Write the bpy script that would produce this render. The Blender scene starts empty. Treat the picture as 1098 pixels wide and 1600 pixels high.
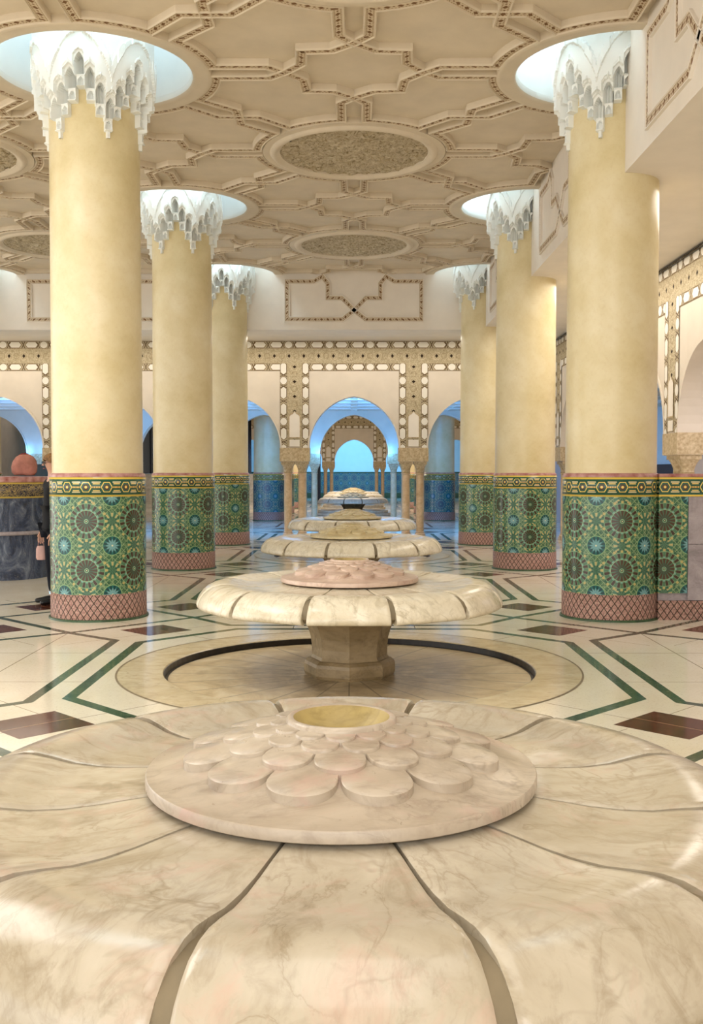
import bpy, bmesh, math, random
from mathutils import Vector, Matrix, noise
random.seed(7)
PI = math.pi
S = 16/3.0            # metres per bay
FH = 1.5              # eye height
ZC = 5.585            # lower face of the ceiling straps
ZP = 5.66             # recessed ceiling panels
ZS = 4.45             # soffit of beams and aisles
ZW = 6.75             # top of the light wells
FY0 = 1.475           # row position of the fountains, in bays
scn = bpy.context.scene
COL = scn.collection

# ------------------------------------------------------------------ helpers
def lin(h):
    c = [int(h[i:i+2], 16)/255 for i in (0, 2, 4)]
    return tuple(x/12.92 if x <= .04045 else ((x+.055)/1.055)**2.4 for x in c)

def link(o, parent=None):
    COL.objects.link(o)
    if parent: o.parent = parent
    return o

def mesh_obj(name, verts, faces, mats, parent=None, uvs=None, fmat=None, smooth=False, auto=None):
    me = bpy.data.meshes.new(name)
    me.from_pydata([tuple(v) for v in verts], [], faces)
    for m in (mats if isinstance(mats, (list, tuple)) else [mats]):
        me.materials.append(m)
    if fmat: me.polygons.foreach_set('material_index', fmat)
    if uvs:
        ul = me.uv_layers.new(name='UVMap')
        flat = []
        for fu in uvs:
            for u in fu: flat += [u[0], u[1]]
        ul.data.foreach_set('uv', flat)
    if smooth: me.polygons.foreach_set('use_smooth', [True]*len(me.polygons))
    me.validate(); me.update()
    o = bpy.data.objects.new(name, me)
    link(o, parent)
    if auto is not None:
        me.polygons.foreach_set('use_smooth', [True]*len(me.polygons))
        bm = bmesh.new(); bm.from_mesh(me)
        bmesh.ops.remove_doubles(bm, verts=bm.verts, dist=1e-5)
        for e in bm.edges:
            if len(e.link_faces) == 2 and e.calc_face_angle(0) > math.radians(auto): e.smooth = False
        bm.to_mesh(me); bm.free()
    return o

class MB:
    """collects geometry for ONE mesh object"""
    def __init__(s): s.v = []; s.f = []; s.m = []; s.uv = []
    def add(s, verts, faces, m=0, uvs=None):
        b = len(s.v); s.v += [tuple(v) for v in verts]
        for i, f in enumerate(faces):
            s.f.append([b+k for k in f]); s.m.append(m if not isinstance(m, list) else m[i])
            s.uv.append(uvs[i] if uvs else [(0, 0)]*len(f))
    def box(s, x0, x1, y0, y1, z0, z1, m=0):
        v = [(x0,y0,z0),(x1,y0,z0),(x1,y1,z0),(x0,y1,z0),(x0,y0,z1),(x1,y0,z1),(x1,y1,z1),(x0,y1,z1)]
        s.add(v, [(0,3,2,1),(4,5,6,7),(0,1,5,4),(1,2,6,5),(2,3,7,6),(3,0,4,7)], m)
    def lathe(s, prof, n=64, c=(0,0,0), m=0, closed=False, phase=0, uvs=False):
        """prof: list of (r,z)"""
        b = []
        for (r, z) in prof:
            for k in range(n):
                a = 2*PI*k/n+phase
                b.append((c[0]+r*math.cos(a), c[1]+r*math.sin(a), c[2]+z))
        fs = []; uu = []
        for j in range(len(prof)-1):
            for k in range(n):
                k2 = (k+1) % n
                fs.append((j*n+k, j*n+k2, (j+1)*n+k2, (j+1)*n+k))
                uu.append([(k/n, prof[j][1]), ((k+1)/n, prof[j][1]), ((k+1)/n, prof[j+1][1]), (k/n, prof[j+1][1])])
        s.add(b, fs, m, uu if uvs else None)
    def build(s, name, mats, parent=None, uv=False, smooth=False, auto=None):
        return mesh_obj(name, s.v, s.f, mats, parent, s.uv if uv else None, s.m, smooth, auto)

def empty(name, loc, rz=0):
    o = bpy.data.objects.new(name, None); o.empty_display_size = .2
    o.location = loc; o.rotation_euler = (0, 0, rz); COL.objects.link(o)
    return o
def tag(o, label=None, cat=None, group=None, kind=None):
    if label: o['label'] = label
    if cat: o['category'] = cat
    if group: o['group'] = group
    if kind: o['kind'] = kind
    return o
def copy_tree(o, parent=None):
    c = o.copy(); COL.objects.link(c)
    if parent: c.parent = parent
    for ch in list(o.children): copy_tree(ch, c)
    return c

# ------------------------------------------------------------------ node expressions
class X:
    """a tiny expression layer that writes Math nodes"""
    nt = None
    def __init__(s, sock): s.s = sock
    @staticmethod
    def op(kind, *a):
        n = X.nt.nodes.new('ShaderNodeMath'); n.operation = kind
        for i, q in enumerate(a):
            if isinstance(q, X): X.nt.links.new(q.s, n.inputs[i])
            else: n.inputs[i].default_value = float(q)
        return X(n.outputs[0])
    def __add__(a, b): return X.op('ADD', a, b)
    __radd__ = __add__
    def __sub__(a, b): return X.op('SUBTRACT', a, b)
    def __rsub__(a, b): return X.op('SUBTRACT', b, a)
    def __mul__(a, b): return X.op('MULTIPLY', a, b)
    __rmul__ = __mul__
    def __truediv__(a, b): return X.op('DIVIDE', a, b)
    def __lt__(a, b): return X.op('LESS_THAN', a, b)
    def __gt__(a, b): return X.op('GREATER_THAN', a, b)
def fabs(a): return X.op('ABSOLUTE', a)
def fmax(a, b): return X.op('MAXIMUM', a, b)
def fmin(a, b): return X.op('MINIMUM', a, b)
def sqrt(a): return X.op('SQRT', a)
def cos(a): return X.op('COSINE', a)
def atan2(a, b): return X.op('ARCTAN2', a, b)
def fract(a): return X.op('FRACT', a)
def fsin(a): return X.op('SINE', a)
def cell(a, p=1.0):            # centred repeat, -p/2..p/2
    return (fract(a/p+.5)-.5)*p
def seg(px, py, ax, ay, bx, by):      # distance to a segment
    dx, dy = bx-ax, by-ay; L = dx*dx+dy*dy
    t = fmin(fmax(((px-ax)*dx+(py-ay)*dy)*(1/L), 0.0), 1.0)
    ex = px-ax-t*dx; ey = py-ay-t*dy
    return sqrt(ex*ex+ey*ey)
class Mat:
    def __init__(s, name, rough=.5, spec=.5, metal=0):
        s.m = bpy.data.materials.new(name); s.m.use_nodes = True
        s.nt = s.m.node_tree; X.nt = s.nt
        s.b = s.nt.nodes['Principled BSDF']
        s.b.inputs['Roughness'].default_value = rough
        s.b.inputs['Specular IOR Level'].default_value = spec
        s.b.inputs['Metallic'].default_value = metal
        s.tc = s.nt.nodes.new('ShaderNodeTexCoord')
    def coord(s, which='Object'):
        sp = s.nt.nodes.new('ShaderNodeSeparateXYZ'); s.nt.links.new(s.tc.outputs[which], sp.inputs[0])
        return X(sp.outputs[0]), X(sp.outputs[1]), X(sp.outputs[2])
    def rand(s):
        n = s.nt.nodes.new('ShaderNodeObjectInfo'); return X(n.outputs['Random'])
    def noise(s, scale=5, detail=4, rough=.55, dist=0, which='Object', stretch=None, shift=None):
        n = s.nt.nodes.new('ShaderNodeTexNoise'); n.inputs['Scale'].default_value = scale
        n.inputs['Detail'].default_value = detail; n.inputs['Roughness'].default_value = rough
        n.inputs['Distortion'].default_value = dist
        mp = s.nt.nodes.new('ShaderNodeMapping'); s.nt.links.new(s.tc.outputs[which], mp.inputs[0])
        if stretch: mp.inputs['Scale'].default_value = stretch
        if shift is not None:
            cb = s.nt.nodes.new('ShaderNodeCombineXYZ')
            for i in range(3): s.nt.links.new((shift*37.0).s, cb.inputs[i])
            s.nt.links.new(cb.outputs[0], mp.inputs['Location'])
        s.nt.links.new(mp.outputs[0], n.inputs['Vector'])
        return X(n.outputs['Fac'])
    def voro(s, scale, which='Object', feature='F1', out='Distance'):
        n = s.nt.nodes.new('ShaderNodeTexVoronoi'); n.inputs['Scale'].default_value = scale; n.feature = feature
        s.nt.links.new(s.tc.outputs[which], n.inputs['Vector']); return X(n.outputs[out])
    def ramp(s, f, stops):
        n = s.nt.nodes.new('ShaderNodeValToRGB'); s.nt.links.new(f.s, n.inputs[0])
        e = n.color_ramp.elements
        while len(e) < len(stops): e.new(.5)
        for i, (p, c) in enumerate(stops):
            e[i].position = p; c = lin(c) if isinstance(c, str) else c
            e[i].color = (c[0], c[1], c[2], 1)
        return n.outputs[0]
    def col(s, h):
        n = s.nt.nodes.new('ShaderNodeRGB'); c = lin(h); n.outputs[0].default_value = (*c, 1); return n.outputs[0]
    def mix(s, f, a, b, mode='MIX'):
        n = s.nt.nodes.new('ShaderNodeMix'); n.data_type = 'RGBA'; n.blend_type = mode
        if isinstance(f, X): s.nt.links.new(f.s, n.inputs[0])
        else: n.inputs[0].default_value = f
        for i, c in ((6, a), (7, b)):
            if isinstance(c, str): c = s.col(c)
            s.nt.links.new(c, n.inputs[i])
        return n.outputs[2]
    def base(s, c):
        if isinstance(c, str): s.b.inputs['Base Color'].default_value = (*lin(c), 1)
        else: s.nt.links.new(c, s.b.inputs['Base Color'])
    def rough(s, f): s.nt.links.new(f.s, s.b.inputs['Roughness'])
    def bump(s, f, strength=.3, dist=.01):
        n = s.nt.nodes.new('ShaderNodeBump'); n.inputs['Strength'].default_value = strength
        n.inputs['Distance'].default_value = dist
        s.nt.links.new(f.s, n.inputs['Height']); s.nt.links.new(n.outputs[0], s.b.inputs['Normal'])

# ------------------------------------------------------------------ materials
def simple(name, h, rough=.5, var=.12, scale=6, spec=.4, bump=0, metal=0, h2=None):
    M = Mat(name, rough, spec, metal)
    n = M.noise(scale, 5)
    c = lin(h); d = lin(h2) if h2 else tuple(x*(1-var*2) for x in c)
    M.base(M.ramp(n, [(.3, d), (.68, c)]))
    if bump: M.bump(M.noise(scale*8, 4), bump, .004)
    return M.m

def marble(name, light, mid, vein, rough=.22, pink=None, scale=1.0, grey=None):
    M = Mat(name, rough, .5)
    r = M.rand()
    n1 = M.noise(2.2*scale, 6, .6, 1.2, shift=r)
    n2 = M.noise(2.4*scale, 7, .62, .8, stretch=(1, 2.2, 2.0), shift=r)
    n3 = M.noise(1.1*scale, 5, .6, 1.6, shift=r+.31)
    c = M.ramp(n1, [(.33, mid), (.62, light)])
    v = fabs(n2-.5)
    c = M.mix(fmax(0.0, 1.0-v*60.0)*fmax(0.0, n3-.40)*1.5+fmax(0.0, 1.0-v*12.0)*.10, c, vein)
    v2 = fabs(n3-.5)
    c = M.mix(fmax(0.0, 1.0-v2*60.0)*fmax(0.0, n1-.38)*1.6, c, vein)
    n4 = M.noise(14*scale, 5, .7, .6, shift=r)
    c = M.mix(fmax(0.0, n4-.52)*1.3, c, vein)
    n6 = M.noise(4.5*scale, 6, .65, 1.0, stretch=(1, 2.6, 2), shift=r+.8)
    c = M.mix(fmin(.5, fmax(0.0, n6-.52)*2.6), c, vein)
    if pink:
        c = M.mix(fmin(.6, fmax(0.0, M.noise(3.5*scale, 6, .7, .8, shift=r+.6)-.53)*4.0), c, pink)
    M.base(c)
    M.rough(n4*.16+(rough-.06))
    M.bump(M.noise(30, 4, shift=r), .06, .003)
    return M.m

MT = {}
MT['ceil'] = simple('ceiling_plaster', 'DCCEB8', .75, .05, 3, .2, .05)
MT['beam'] = simple('beam_plaster', 'ECE3D6', .7, .03, 3, .25)
MT['white'] = simple('white_stucco', 'F0F2EE', .7, .02, 3, .25)
MT['wall'] = simple('wall_plaster', 'DCD0C0', .7, .05, 2, .25)
MT['lav'] = simple('pale_grey_plaster', 'CFC6C4', .7, .03, 2, .25)
MT['joint'] = simple('groove_grout', '857860', .7, .1, 12)

def m_shaft():
    M = Mat('tadelakt_yellow_plaster', .33, .45)
    n = M.noise(1.6, 6, .62); n2 = M.noise(26, 5, .7)
    c = M.ramp(n, [(.3, 'D2C190'), (.5, 'DFD0A6'), (.72, 'E8DCBA')])
    c = M.mix(fmax(0.0, n2-.5)*.8, c, 'C4A566')
    x, y, z = M.coord()
    c = M.mix(fmin(1.0, fmax(0.0, (2.1-z)*.5))*fmax(0.0, M.noise(2.5, 5)-.3)*1.5, c, 'BD9648')
    M.base(c); M.rough(n2*.25+.2); M.bump(n2, .08, .004)
    return M.m
MT['shaft'] = m_shaft()
MT['marble'] = marble('cream_marble', 'E6DDC8', 'D2C6AC', '9A8A6A', .2)
MT['marble_f'] = marble('foreground_marble', 'C2B9A8', 'ABA08B', '7A694F', .17, scale=.9, pink='C2A595')
MT['marble_d'] = marble('rosette_marble', 'C1B5A4', 'A89A88', '786858', .28, pink='B8968A')
MT['marble_p'] = marble('pink_rosette_marble', 'D2BBA8', 'BFA594', '9A7666', .35)
MT['marble_y'] = marble('yellowish_rosette_marble', 'D8CBA6', 'C6B486', '957C4C', .35)
MT['ped'] = marble('pedestal_marble', 'A6916F', '83704F', '50402A', .35)
MT['bowl'] = marble('bowl_stone', 'B5A26A', '9A8650', '6B5A30', .45)
MT['ring'] = marble('floor_ring_marble', 'DCCDAE', 'CDBB97', 'A08C68', .16)
MT['grey'] = marble('grey_mauve_slab', 'ABA0A2', '8F8588', '6A6264', .25)
MT['col'] = marble('colonnette_marble', 'D8BC97', 'C4A37C', '99794F', .3)
MT['impost'] = simple('carved_impost_stone', 'D2BF9E', .7, .2, 25, .2, .5, h2='A68F6C')

def m_pool():
    M = Mat('pool_stone_radial', .32, .5)
    x, y, z = M.coord()
    a = atan2(y, x); r = sqrt(x*x+y*y)
    n = M.noise(2.6, 6, .65, 1.5)
    c = M.ramp(n, [(.3, 'B8A27C'), (.5, 'D6C29C'), (.7, 'E8DABC')])
    n5 = M.noise(5, 6, .7, .5)
    stain = fmax(0.0, fmin(1.0, (1.25-r)*1.2))*fmax(0.0, n5-.22)*1.7
    c = M.mix(fmin(.85, stain*1.2), c, '4E3B24')
    w = fabs(cell(a, 2*PI/24))*r
    c = M.mix((w < .006)*.6, c, '3E301E')
    M.base(c); M.bump(w < .006, -.4, .01)
    return M.m
MT['pool'] = m_pool()
MT['darkedge'] = simple('dark_edge', '2A2014', .3, .4, 20)

def m_floor():
    M = Mat('inlaid_marble_floor', .12, .5)
    x, y, z = M.coord()
    fx = cell(x*(1/S)); fy = cell(y*(1/S)-FY0)
    a = fabs(fx); b = fabs(fy)
    n = M.noise(.9, 5, .6); sp = M.voro(60); sp2 = M.noise(45, 3, .7)
    c = M.ramp(n, [(.3, 'E2D6BC'), (.7, 'F0E8D6')])
    c = M.mix(fmax(0.0, sp2-.55)*2.2, c, 'A98F66')
    c = M.mix((sp < .13)*.45, c, '8E7852')
    # thin joints between the slabs
    hair = .0009
    r = sqrt(fx*fx+fy*fy)
    j = (fabs(a-b) < hair*1.3)*(r > .33)
    j = fmax(j, (fabs(b-.11) < hair)*(a > .36)); j = fmax(j, (fabs(a-.11) < hair)*(b > .36))
    j = fmax(j, (fabs(a-.5) < hair)*(b < .3)); j = fmax(j, (fabs(b-.5) < hair)*(a < .3))
    j = fmax(j, (fabs(a+b-.66) < hair)*(fabs(a-b) > .06)*(fabs(a-b) < .3))
    c = M.mix(j*.75, c, '6D5A3A')
    w = .0082
    d = fmax(fmax(a, b)-.355, (a+b-.565)*.7071)
    g = fabs(d) < w
    for s in ((.4, 0, .4, .23), (.4, .23, .5, .31), (.31, .5, .5, .31), (.23, .4, .31, .5), (0, .4, .23, .4)):
        g = fmax(g, seg(a, b, *s) < w*.9)
    nv = M.noise(7, 6, .6, 2.5, stretch=(1, 3, 1))
    green = M.ramp(nv, [(.3, '1C2C22'), (.5, '35503F'), (.62, '5B6650'), (.75, '8A8468')])
    c = M.mix(g, c, green)
    dm = (fabs(a-.353)+fabs(b-.342)) < .064
    red = M.ramp(M.noise(6, 5, .6, 1), [(.3, '3E1C14'), (.7, '6A3A2C')])
    c = M.mix(dm, c, red)
    c = M.mix(dm*(fabs(a-b-.011) < .0012), c, '9C7A5C')
    M.base(c)
    M.rough(M.noise(3, 4)*.12+.05)
    return M.m
MT['floor'] = m_floor()

def m_zellige(name, blue=False):
    """rosettes on the column cladding; uv = (turns, height in metres)"""
    M = Mat(name, .22, .5)
    u, v, _ = M.coord('UV')
    PX, PZ = .51, .4925
    px = u*(6*PX); pz = v-.273
    bx = cell(px, PX); bz = cell(pz-PZ/2, PZ)            # big rosettes
    tx = cell(px-PX/2, PX); tz = cell(pz, PZ)            # teal stars
    r = sqrt(bx*bx+bz*bz); a = atan2(bz, bx)
    rt = sqrt(tx*tx+tz*tz); at = atan2(tz, tx)
    n = M.noise(60, 3, which='UV', stretch=(3, 1, 1))
    base = M.ramp(n, [(.35, '1F4A34'), (.5, '42704F'), (.65, '728F5E')])
    # interlacing light lines of the field
    k1 = cell(px+pz, .0627); k2 = cell(px-pz, .0627); k3 = cell(px, .085); k4 = cell(pz, .0821)
    ln = fmin(fmin(fabs(k1), fabs(k2))*.7071, fmin(fabs(k3), fabs(k4)))
    c = M.mix((ln < .003)*.7, base, 'A8BE8A')
    # star at mid points
    for ox, oz in ((0, 0), (PX/2, PZ/2)):
        sx = cell(px-ox, PX); sz = cell(pz-oz, PZ)
        rs = sqrt(sx*sx+sz*sz); as_ = atan2(sz, sx)
        kt = cos(as_*8.0)
        c = M.mix((rs < .092), c, '3F7456')
        c = M.mix((rs < .085)*(kt > .45)*(rs > .045), c, 'CDBB7C')
        c = M.mix((rs < .05)*(kt < -.2), c, '1F4A3A')
        c = M.mix((fabs(kt) < .16)*(rs < .09), c, 'A9C79A')
    # kites around the big rosette
    k16 = cos(a*16.0); k16b = cos(a*16.0+PI)
    c = M.mix((r < .205)*(r > .18)*(k16 > .5), c, 'C8B670')
    c = M.mix((r < .205)*(r > .18)*(k16 < -.6), c, '2C5E48')
    c = M.mix(r < .178, c, '4F7A5A')
    c = M.mix((r < .172)*(r > .125)*(k16b > (r-.125)*22.0-.75), c, '411A16')
    c = M.mix((fabs(k16) < .14)*(r < .178)*(r > .03), c, '9AB884')
    c = M.mix((r < .128)*(r > .112)*(k16 > .2), c, '79AE9C')
    c = M.mix((r < .108)*(r > .024)*(k16 > -.6), c, '4E2A1C')
    c = M.mix((r < .06)*(r > .02)*(k16 < .1), c, '33604A')
    c = M.mix((fabs(r-.11) < .0025), c, 'A9C79A')
    c = M.mix((fabs(r-.178) < .003), c, '8FB080')
    c = M.mix(r < .022, c, '9CC49A'); c = M.mix(r < .015, c, '23402F'); c = M.mix(r < .006, c, 'E8E3B0')
    # teal star
    k12 = cos(at*12.0)
    c = M.mix(rt < .1, c, '93B87C'); c = M.mix(rt < .093, c, '1D6A66')
    c = M.mix((rt < .089)*(rt > .052)*(k12 < .2), c, '0C3C42')
    c = M.mix(rt < k12*.016+.052, c, '6FA6AC')
    c = M.mix((rt < .055)*(fabs(k12) < .2), c, 'B5D2C4')
    c = M.mix(rt < .009, c, 'EDEBC0')
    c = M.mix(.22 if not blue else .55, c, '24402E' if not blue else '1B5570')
    M.base(c)
    M.bump(ln, .15, .002)
    return M.m
MT['zel'] = m_zellige('zellige_rosettes')

def m_band():
    M = Mat('zellige_chain_band', .22, .5)
    u, v, _ = M.coord('UV')
    P = .204
    x = cell(u*3.06, P); z = v-1.352                       # centre of the band
    ax = fabs(x); az = fabs(z)
    c = M.mix(M.noise(40, 2, which='UV'), '173A34', '2E6148')
    c = M.mix(az > .082, c, '2F6A3E')
    c = M.mix((az > .070)*(az < .078), c, '2A5B46')
    hx = fmax(az*1.0, az*.5+ax*.866)
    c = M.mix((hx < .052)*(hx > .043), c, 'E3C465'); c = M.mix(hx < .043, c, '2C5C50')
    c = M.mix((hx < .028)*(hx > .018), c, '5A3328'); c = M.mix(hx < .013, c, 'F0C868')
    xo = P/2-ax
    c = M.mix((xo < .034)*(fabs(az-.034) < .006), c, 'D9BE72')
    c = M.mix((xo < .044)*(fabs(az-.050) < .006), c, 'D7C89A')
    c = M.mix((xo < .040)*(az < .008)*(cos(xo*400.0) > -.2), c, 'F0C868')
    c = M.mix((xo < .040)*(az < .008)*(cos(xo*400.0) < -.2), c, '4A1C14')
    c = M.mix(fabs(az-.088) < .0095, c, 'E2C04E')
    M.base(c); return M.m
MT['band'] = m_band()

def m_net():
    M = Mat('diamond_brick_net', .55, .3)
    u, v, _ = M.coord('UV')
    px = u*3.06; P = .068
    d = fmin(fabs(cell(px+v*.72, P)), fabs(cell(px-v*.72, P)))
    n = M.noise(45, 3, which='UV', stretch=(3, 1, 1))
    c = M.ramp(n, [(.3, '85605A'), (.5, 'A57F72'), (.7, 'C0A291')])
    c = M.mix(d < .005, c, '3A3024')
    M.base(c); M.bump(d > .0062, .5, .004)
    return M.m
MT['net'] = m_net()
MT['rim'] = simple('pink_stone_rim', 'C79A92', .3, .2, 10, h2='8E4A42')
MT['greenedge'] = simple('green_glazed_edge', '3F5B3A', .35, .3, 20)

def m_strap():
    M = Mat('strap_ornament', .75, .2)
    u, v, _ = M.coord('UV')
    x = cell(u, .125); ax = fabs(x); az = fabs(v)
    c = M.mix(M.noise(70, 3, which='UV'), 'BBA688', 'E2D4BC')
    c = M.mix((az+ax*.8 < .026), c, '7A5A3C')
    c = M.mix((fabs(ax-.0625)+az*1.3 < .016), c, '86684A')
    c = M.mix((fabs(az-.029) < .004)*(cos(u*200.0) > 0.0), c, '8A6C4A')
    M.base(c); M.bump(M.noise(90, 3, which='UV'), .5, .006)
    return M.m
MT['strap'] = m_strap()

def m_cart():
    """cartouche chains; uv metres: u along, v -.08...08"""
    M = Mat('cartouche_chain', .65, .25)
    u, v, _ = M.coord('UV')
    P = .913; x = cell(u, P); ax = fabs(x); az = fabs(v)
    c = M.mix(M.noise(60, 3, which='UV'), 'A3957A', 'BEB095')
    # round one in the middle, a long pointed one on each side
    rd = sqrt(x*x*.8+v*v)
    lx = fabs(ax-.272)
    hexd = fmax(az, az*.62+(lx-.055)*.78)
    k1 = rd < .073; k2 = hexd < .062
    o1 = rd < .083; o2 = hexd < .075
    c = M.mix(fmax(o1, o2), c, '7A6340')
    # crossing lines between
    for cx in (.125, .4565):
        dd = fabs(fabs(ax-cx)-az*.45)
        c = M.mix(dd < .009, c, '5A452A')
    c = M.mix(fmax(k1, k2), c, 'E6E0D4')
    c = M.mix(az > .074, c, '6B5536')
    M.base(c); return M.m
MT['cart'] = m_cart()
def m_carved():
    M = Mat('carved_frieze', .75, .2)
    u, v, _ = M.coord('UV')
    n = M.voro(24, 'UV'); n2 = M.noise(28, 5, .7, 1.5, which='UV')
    c = M.ramp(n2, [(.35, '96866A'), (.5, 'B8A98A'), (.66, 'D2C5A9')])
    x = cell(u, .33)
    c = M.mix((fabs(x)+fabs(v)*.75 < .034), c, '2E2014')
    rr = sqrt(x*x+v*v)
    c = M.mix((fabs(rr-.085) < .006)*.5, c, 'D6C6A8')
    x2 = cell(u-.165, .33); r2 = sqrt(x2*x2+v*v)
    c = M.mix((fabs(r2-.06) < .006)*.4, c, '80694A')
    M.base(c); M.bump(n2+n, .6, .02)
    return M.m
MT['carved'] = m_carved()
def m_med():
    M = Mat('carved_medallion', .8, .2)
    n2 = M.noise(9, 6, .75, 2.5)
    c = M.ramp(n2, [(.36, '8A7452'), (.45, 'CBB894'), (.6, 'EADDC4')])
    M.base(c); M.bump(n2, .9, .05)
    return M.m
MT['med'] = m_med()
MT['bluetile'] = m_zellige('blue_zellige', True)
def emis(name, h, k):
    M = Mat(name, .5, .2); M.base(h)
    M.b.inputs['Emission Color'].default_value = (*lin(h), 1); M.b.inputs['Emission Strength'].default_value = k
    return M.m
MT['sky'] = emis('light_well_diffuser', 'D5EEFF', 1.5)
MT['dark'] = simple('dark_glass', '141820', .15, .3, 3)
MT['navy'] = simple('navy_frame', '0E1A2C', .4, .3, 3)

# ------------------------------------------------------------------ camera
cam = bpy.data.cameras.new('camera'); co = bpy.data.objects.new('camera', cam); COL.objects.link(co)
cam.sensor_fit = 'VERTICAL'; cam.sensor_height = 36; cam.lens = 36
co.location = (0, 0, FH)
co.rotation_euler = (PI/2-math.atan(62/1600), 0, math.atan(4/1600))
cam.clip_start = .05; cam.clip_end = 200
scn.camera = co

# ------------------------------------------------------------------ floor
def ring_cell(mb, cx, cy, R, z, half=.5, n=64, keep=None, m=0):
    ci = []; sq = []
    for k in range(n):
        a = 2*PI*k/n; c, s_ = math.cos(a), math.sin(a); q = half/max(abs(c), abs(s_))
        ci.append((cx+R*c, cy+R*s_)); sq.append((cx+q*c, cy+q*s_))
    for k in range(n):
        k2 = (k+1) % n
        if keep and not keep((sq[k][0]+sq[k2][0]+ci[k][0]+ci[k2][0])/4, (sq[k][1]+sq[k2][1]+ci[k][1]+ci[k2][1])/4): continue
        mb.add([(p[0]*S, p[1]*S, z) for p in (ci[k], sq[k], sq[k2], ci[k2])], [(0, 1, 2, 3)], m)
FX = -.0065
f_rows = [.522, 1.475, 2.475, 3.475]
POOL = .265
mb = MB()
for i, fy in enumerate([.475, 1.475, 2.475, 3.475]):
    ring_cell(mb, 0, fy, POOL+.02, 0)
def flat(mb, x0, x1, y0, y1, z, m=0):
    mb.add([(x0*S, y0*S, z), (x1*S, y0*S, z), (x1*S, y1*S, z), (x0*S, y1*S, z)], [(0, 1, 2, 3)], m)
flat(mb, -.5, .5, -2, -.025, 0); flat(mb, -.5, .5, 3.975, 12, 0)
flat(mb, -4, -.5, -2, 12, 0); flat(mb, .5, 2.2, -2, 12, 0)
fl = mb.build('floor', MT['floor']); tag(fl, kind='structure')

def floor_basin(name, cy, label):
    cx = 0 if cy < .5 else FX
    root = empty(name, (FX*S, cy*S, 0)); tag(root, label, 'floor basin', 'round basins sunk in the floor')
    a = MB(); R0, R1 = POOL*S, .33*S
    a.lathe([(R1+.13, -.02), (R1+.004, .0004), (R1, .003), (R0+.03, .0035), (R0+.008, .002), (R0, -.008), (R0-.004, -.05), (R0-.01, -.062)], 96)
    r = a.build('marble_ring', MT['ring'], root, auto=8)
    b = MB(); b.lathe([(R1+.008, .0036), (R1-.006, .0046)], 96); b.build('ring_joint', MT['joint'], r)
    b = MB(); b.lathe([(R0+.006, -.002), (R0-.003, -.01), (R0-.006, -.052), (R0-.03, -.0535)], 96); b.build('inner_edge', MT['darkedge'], root)  # dark strip round the inner edge of the basin recess
    c = MB(); c.lathe([(R0, -.054), (.02, -.054)], 96); c.add([(.02*math.cos(t), .02*math.sin(t), -.054) for t in [k*PI/8 for k in range(16)]], [list(range(16))])
    c.build('basin_bed', MT['pool'], root)
    return root

# ------------------------------------------------------------------ ceiling
mb = MB()
WR = .186
wells = [(x, y) for x in (-2.5, -1.5, -.5, .5) for y in (1, 2, 3, 4)]
def keep(x, y): return x <= .5001 and y <= 4.0001
for (x, y) in wells: ring_cell(mb, x, y, WR, ZP, keep=keep)
flat(mb, -3, .5, -1.0, .5, ZP)
ceil = mb.build('ceiling', MT['ceil']); tag(ceil, kind='structure')

def ribbon(mb, pts, prev, nxt, zo, uv0, w=.062):
    """pts in bays -> moulded strap with mitred joints; returns running length"""
    P = [Vector((p[0]*S, p[1]*S)) for p in pts]
    A = Vector((prev[0]*S, prev[1]*S)) if prev else P[0]*2-P[1]
    B = Vector((nxt[0]*S, nxt[1]*S)) if nxt else P[-1]*2-P[-2]
    Q = [A]+P+[B]
    prof = [(-w, ZP+.002), (-w, ZC+.016), (-w+.006, ZC), (-w+.016, ZC), (-w+.02, ZC+.012), (w-.02, ZC+.012), (w-.016, ZC), (w-.006, ZC), (w, ZC+.016), (w, ZP+.002)]
    rows = []; us = [uv0]
    for i in range(1, len(Q)-1):
        d1 = (Q[i]-Q[i-1]).normalized(); d2 = (Q[i+1]-Q[i]).normalized()
        n1 = Vector((-d1.y, d1.x)); n2 = Vector((-d2.y, d2.x))
        m = (n1+n2); m = m/max(m.dot(n1), .35)
        rows.append([(Q[i].x+m.x*o, Q[i].y+m.y*o, z+zo) for (o, z) in prof])
        if i > 1: us.append(us[-1]+(Q[i]-Q[i-1]).length)
    n = len(prof); v = [q for r in rows for q in r]; f = []; ms = []; uu = []
    for i in range(len(rows)-1):
        for j in range(n-1):
            f.append((i*n+j, i*n+j+1, (i+1)*n+j+1, (i+1)*n+j)); ms.append(1 if j == 4 else 0)
            uu.append([(us[i], prof[j][0]), (us[i], prof[j+1][0]), (us[i+1], prof[j+1][0]), (us[i+1], prof[j][0])])
    mb.add(v, f, ms, uu)
    return us[-1]
arc = [(.2325*math.cos(math.radians(t)), .2325*math.sin(math.radians(t))) for t in [6.8+31.4*k/6 for k in range(7)]]
chain = [(.404, -.096), (.400, -.040), (.366, 0), (.335, .027)]+arc+[(.25, .207), (.25, .25)]
gp, gn = (.46, -.10), (.25, .293)
mb = MB()
centres = [(x, y) for x in (-1.5, -.5, .5) for y in (1, 2, 3, 4)]+[(x, y) for x in (-1, 0) for y in (1.5, 2.5, 3.5)]+[(-2, 3.5)]
for (cx, cy) in centres:
    for k in range(4):
        for s in (1, -1):
            def T(p):
                x, y = p[0], p[1]*s
                for _ in range(k): x, y = -y, x
                return (cx+x, cy+y)
            Q = [T(p) for p in chain]
            if min(q[0] for q in Q) > .48 or min(q[1] for q in Q) > 3.98: continue
            if max(q[1] for q in Q) < .8: continue
            ribbon(mb, Q, T(gp), T(gn), 0 if s > 0 else .003, 0)
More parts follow.
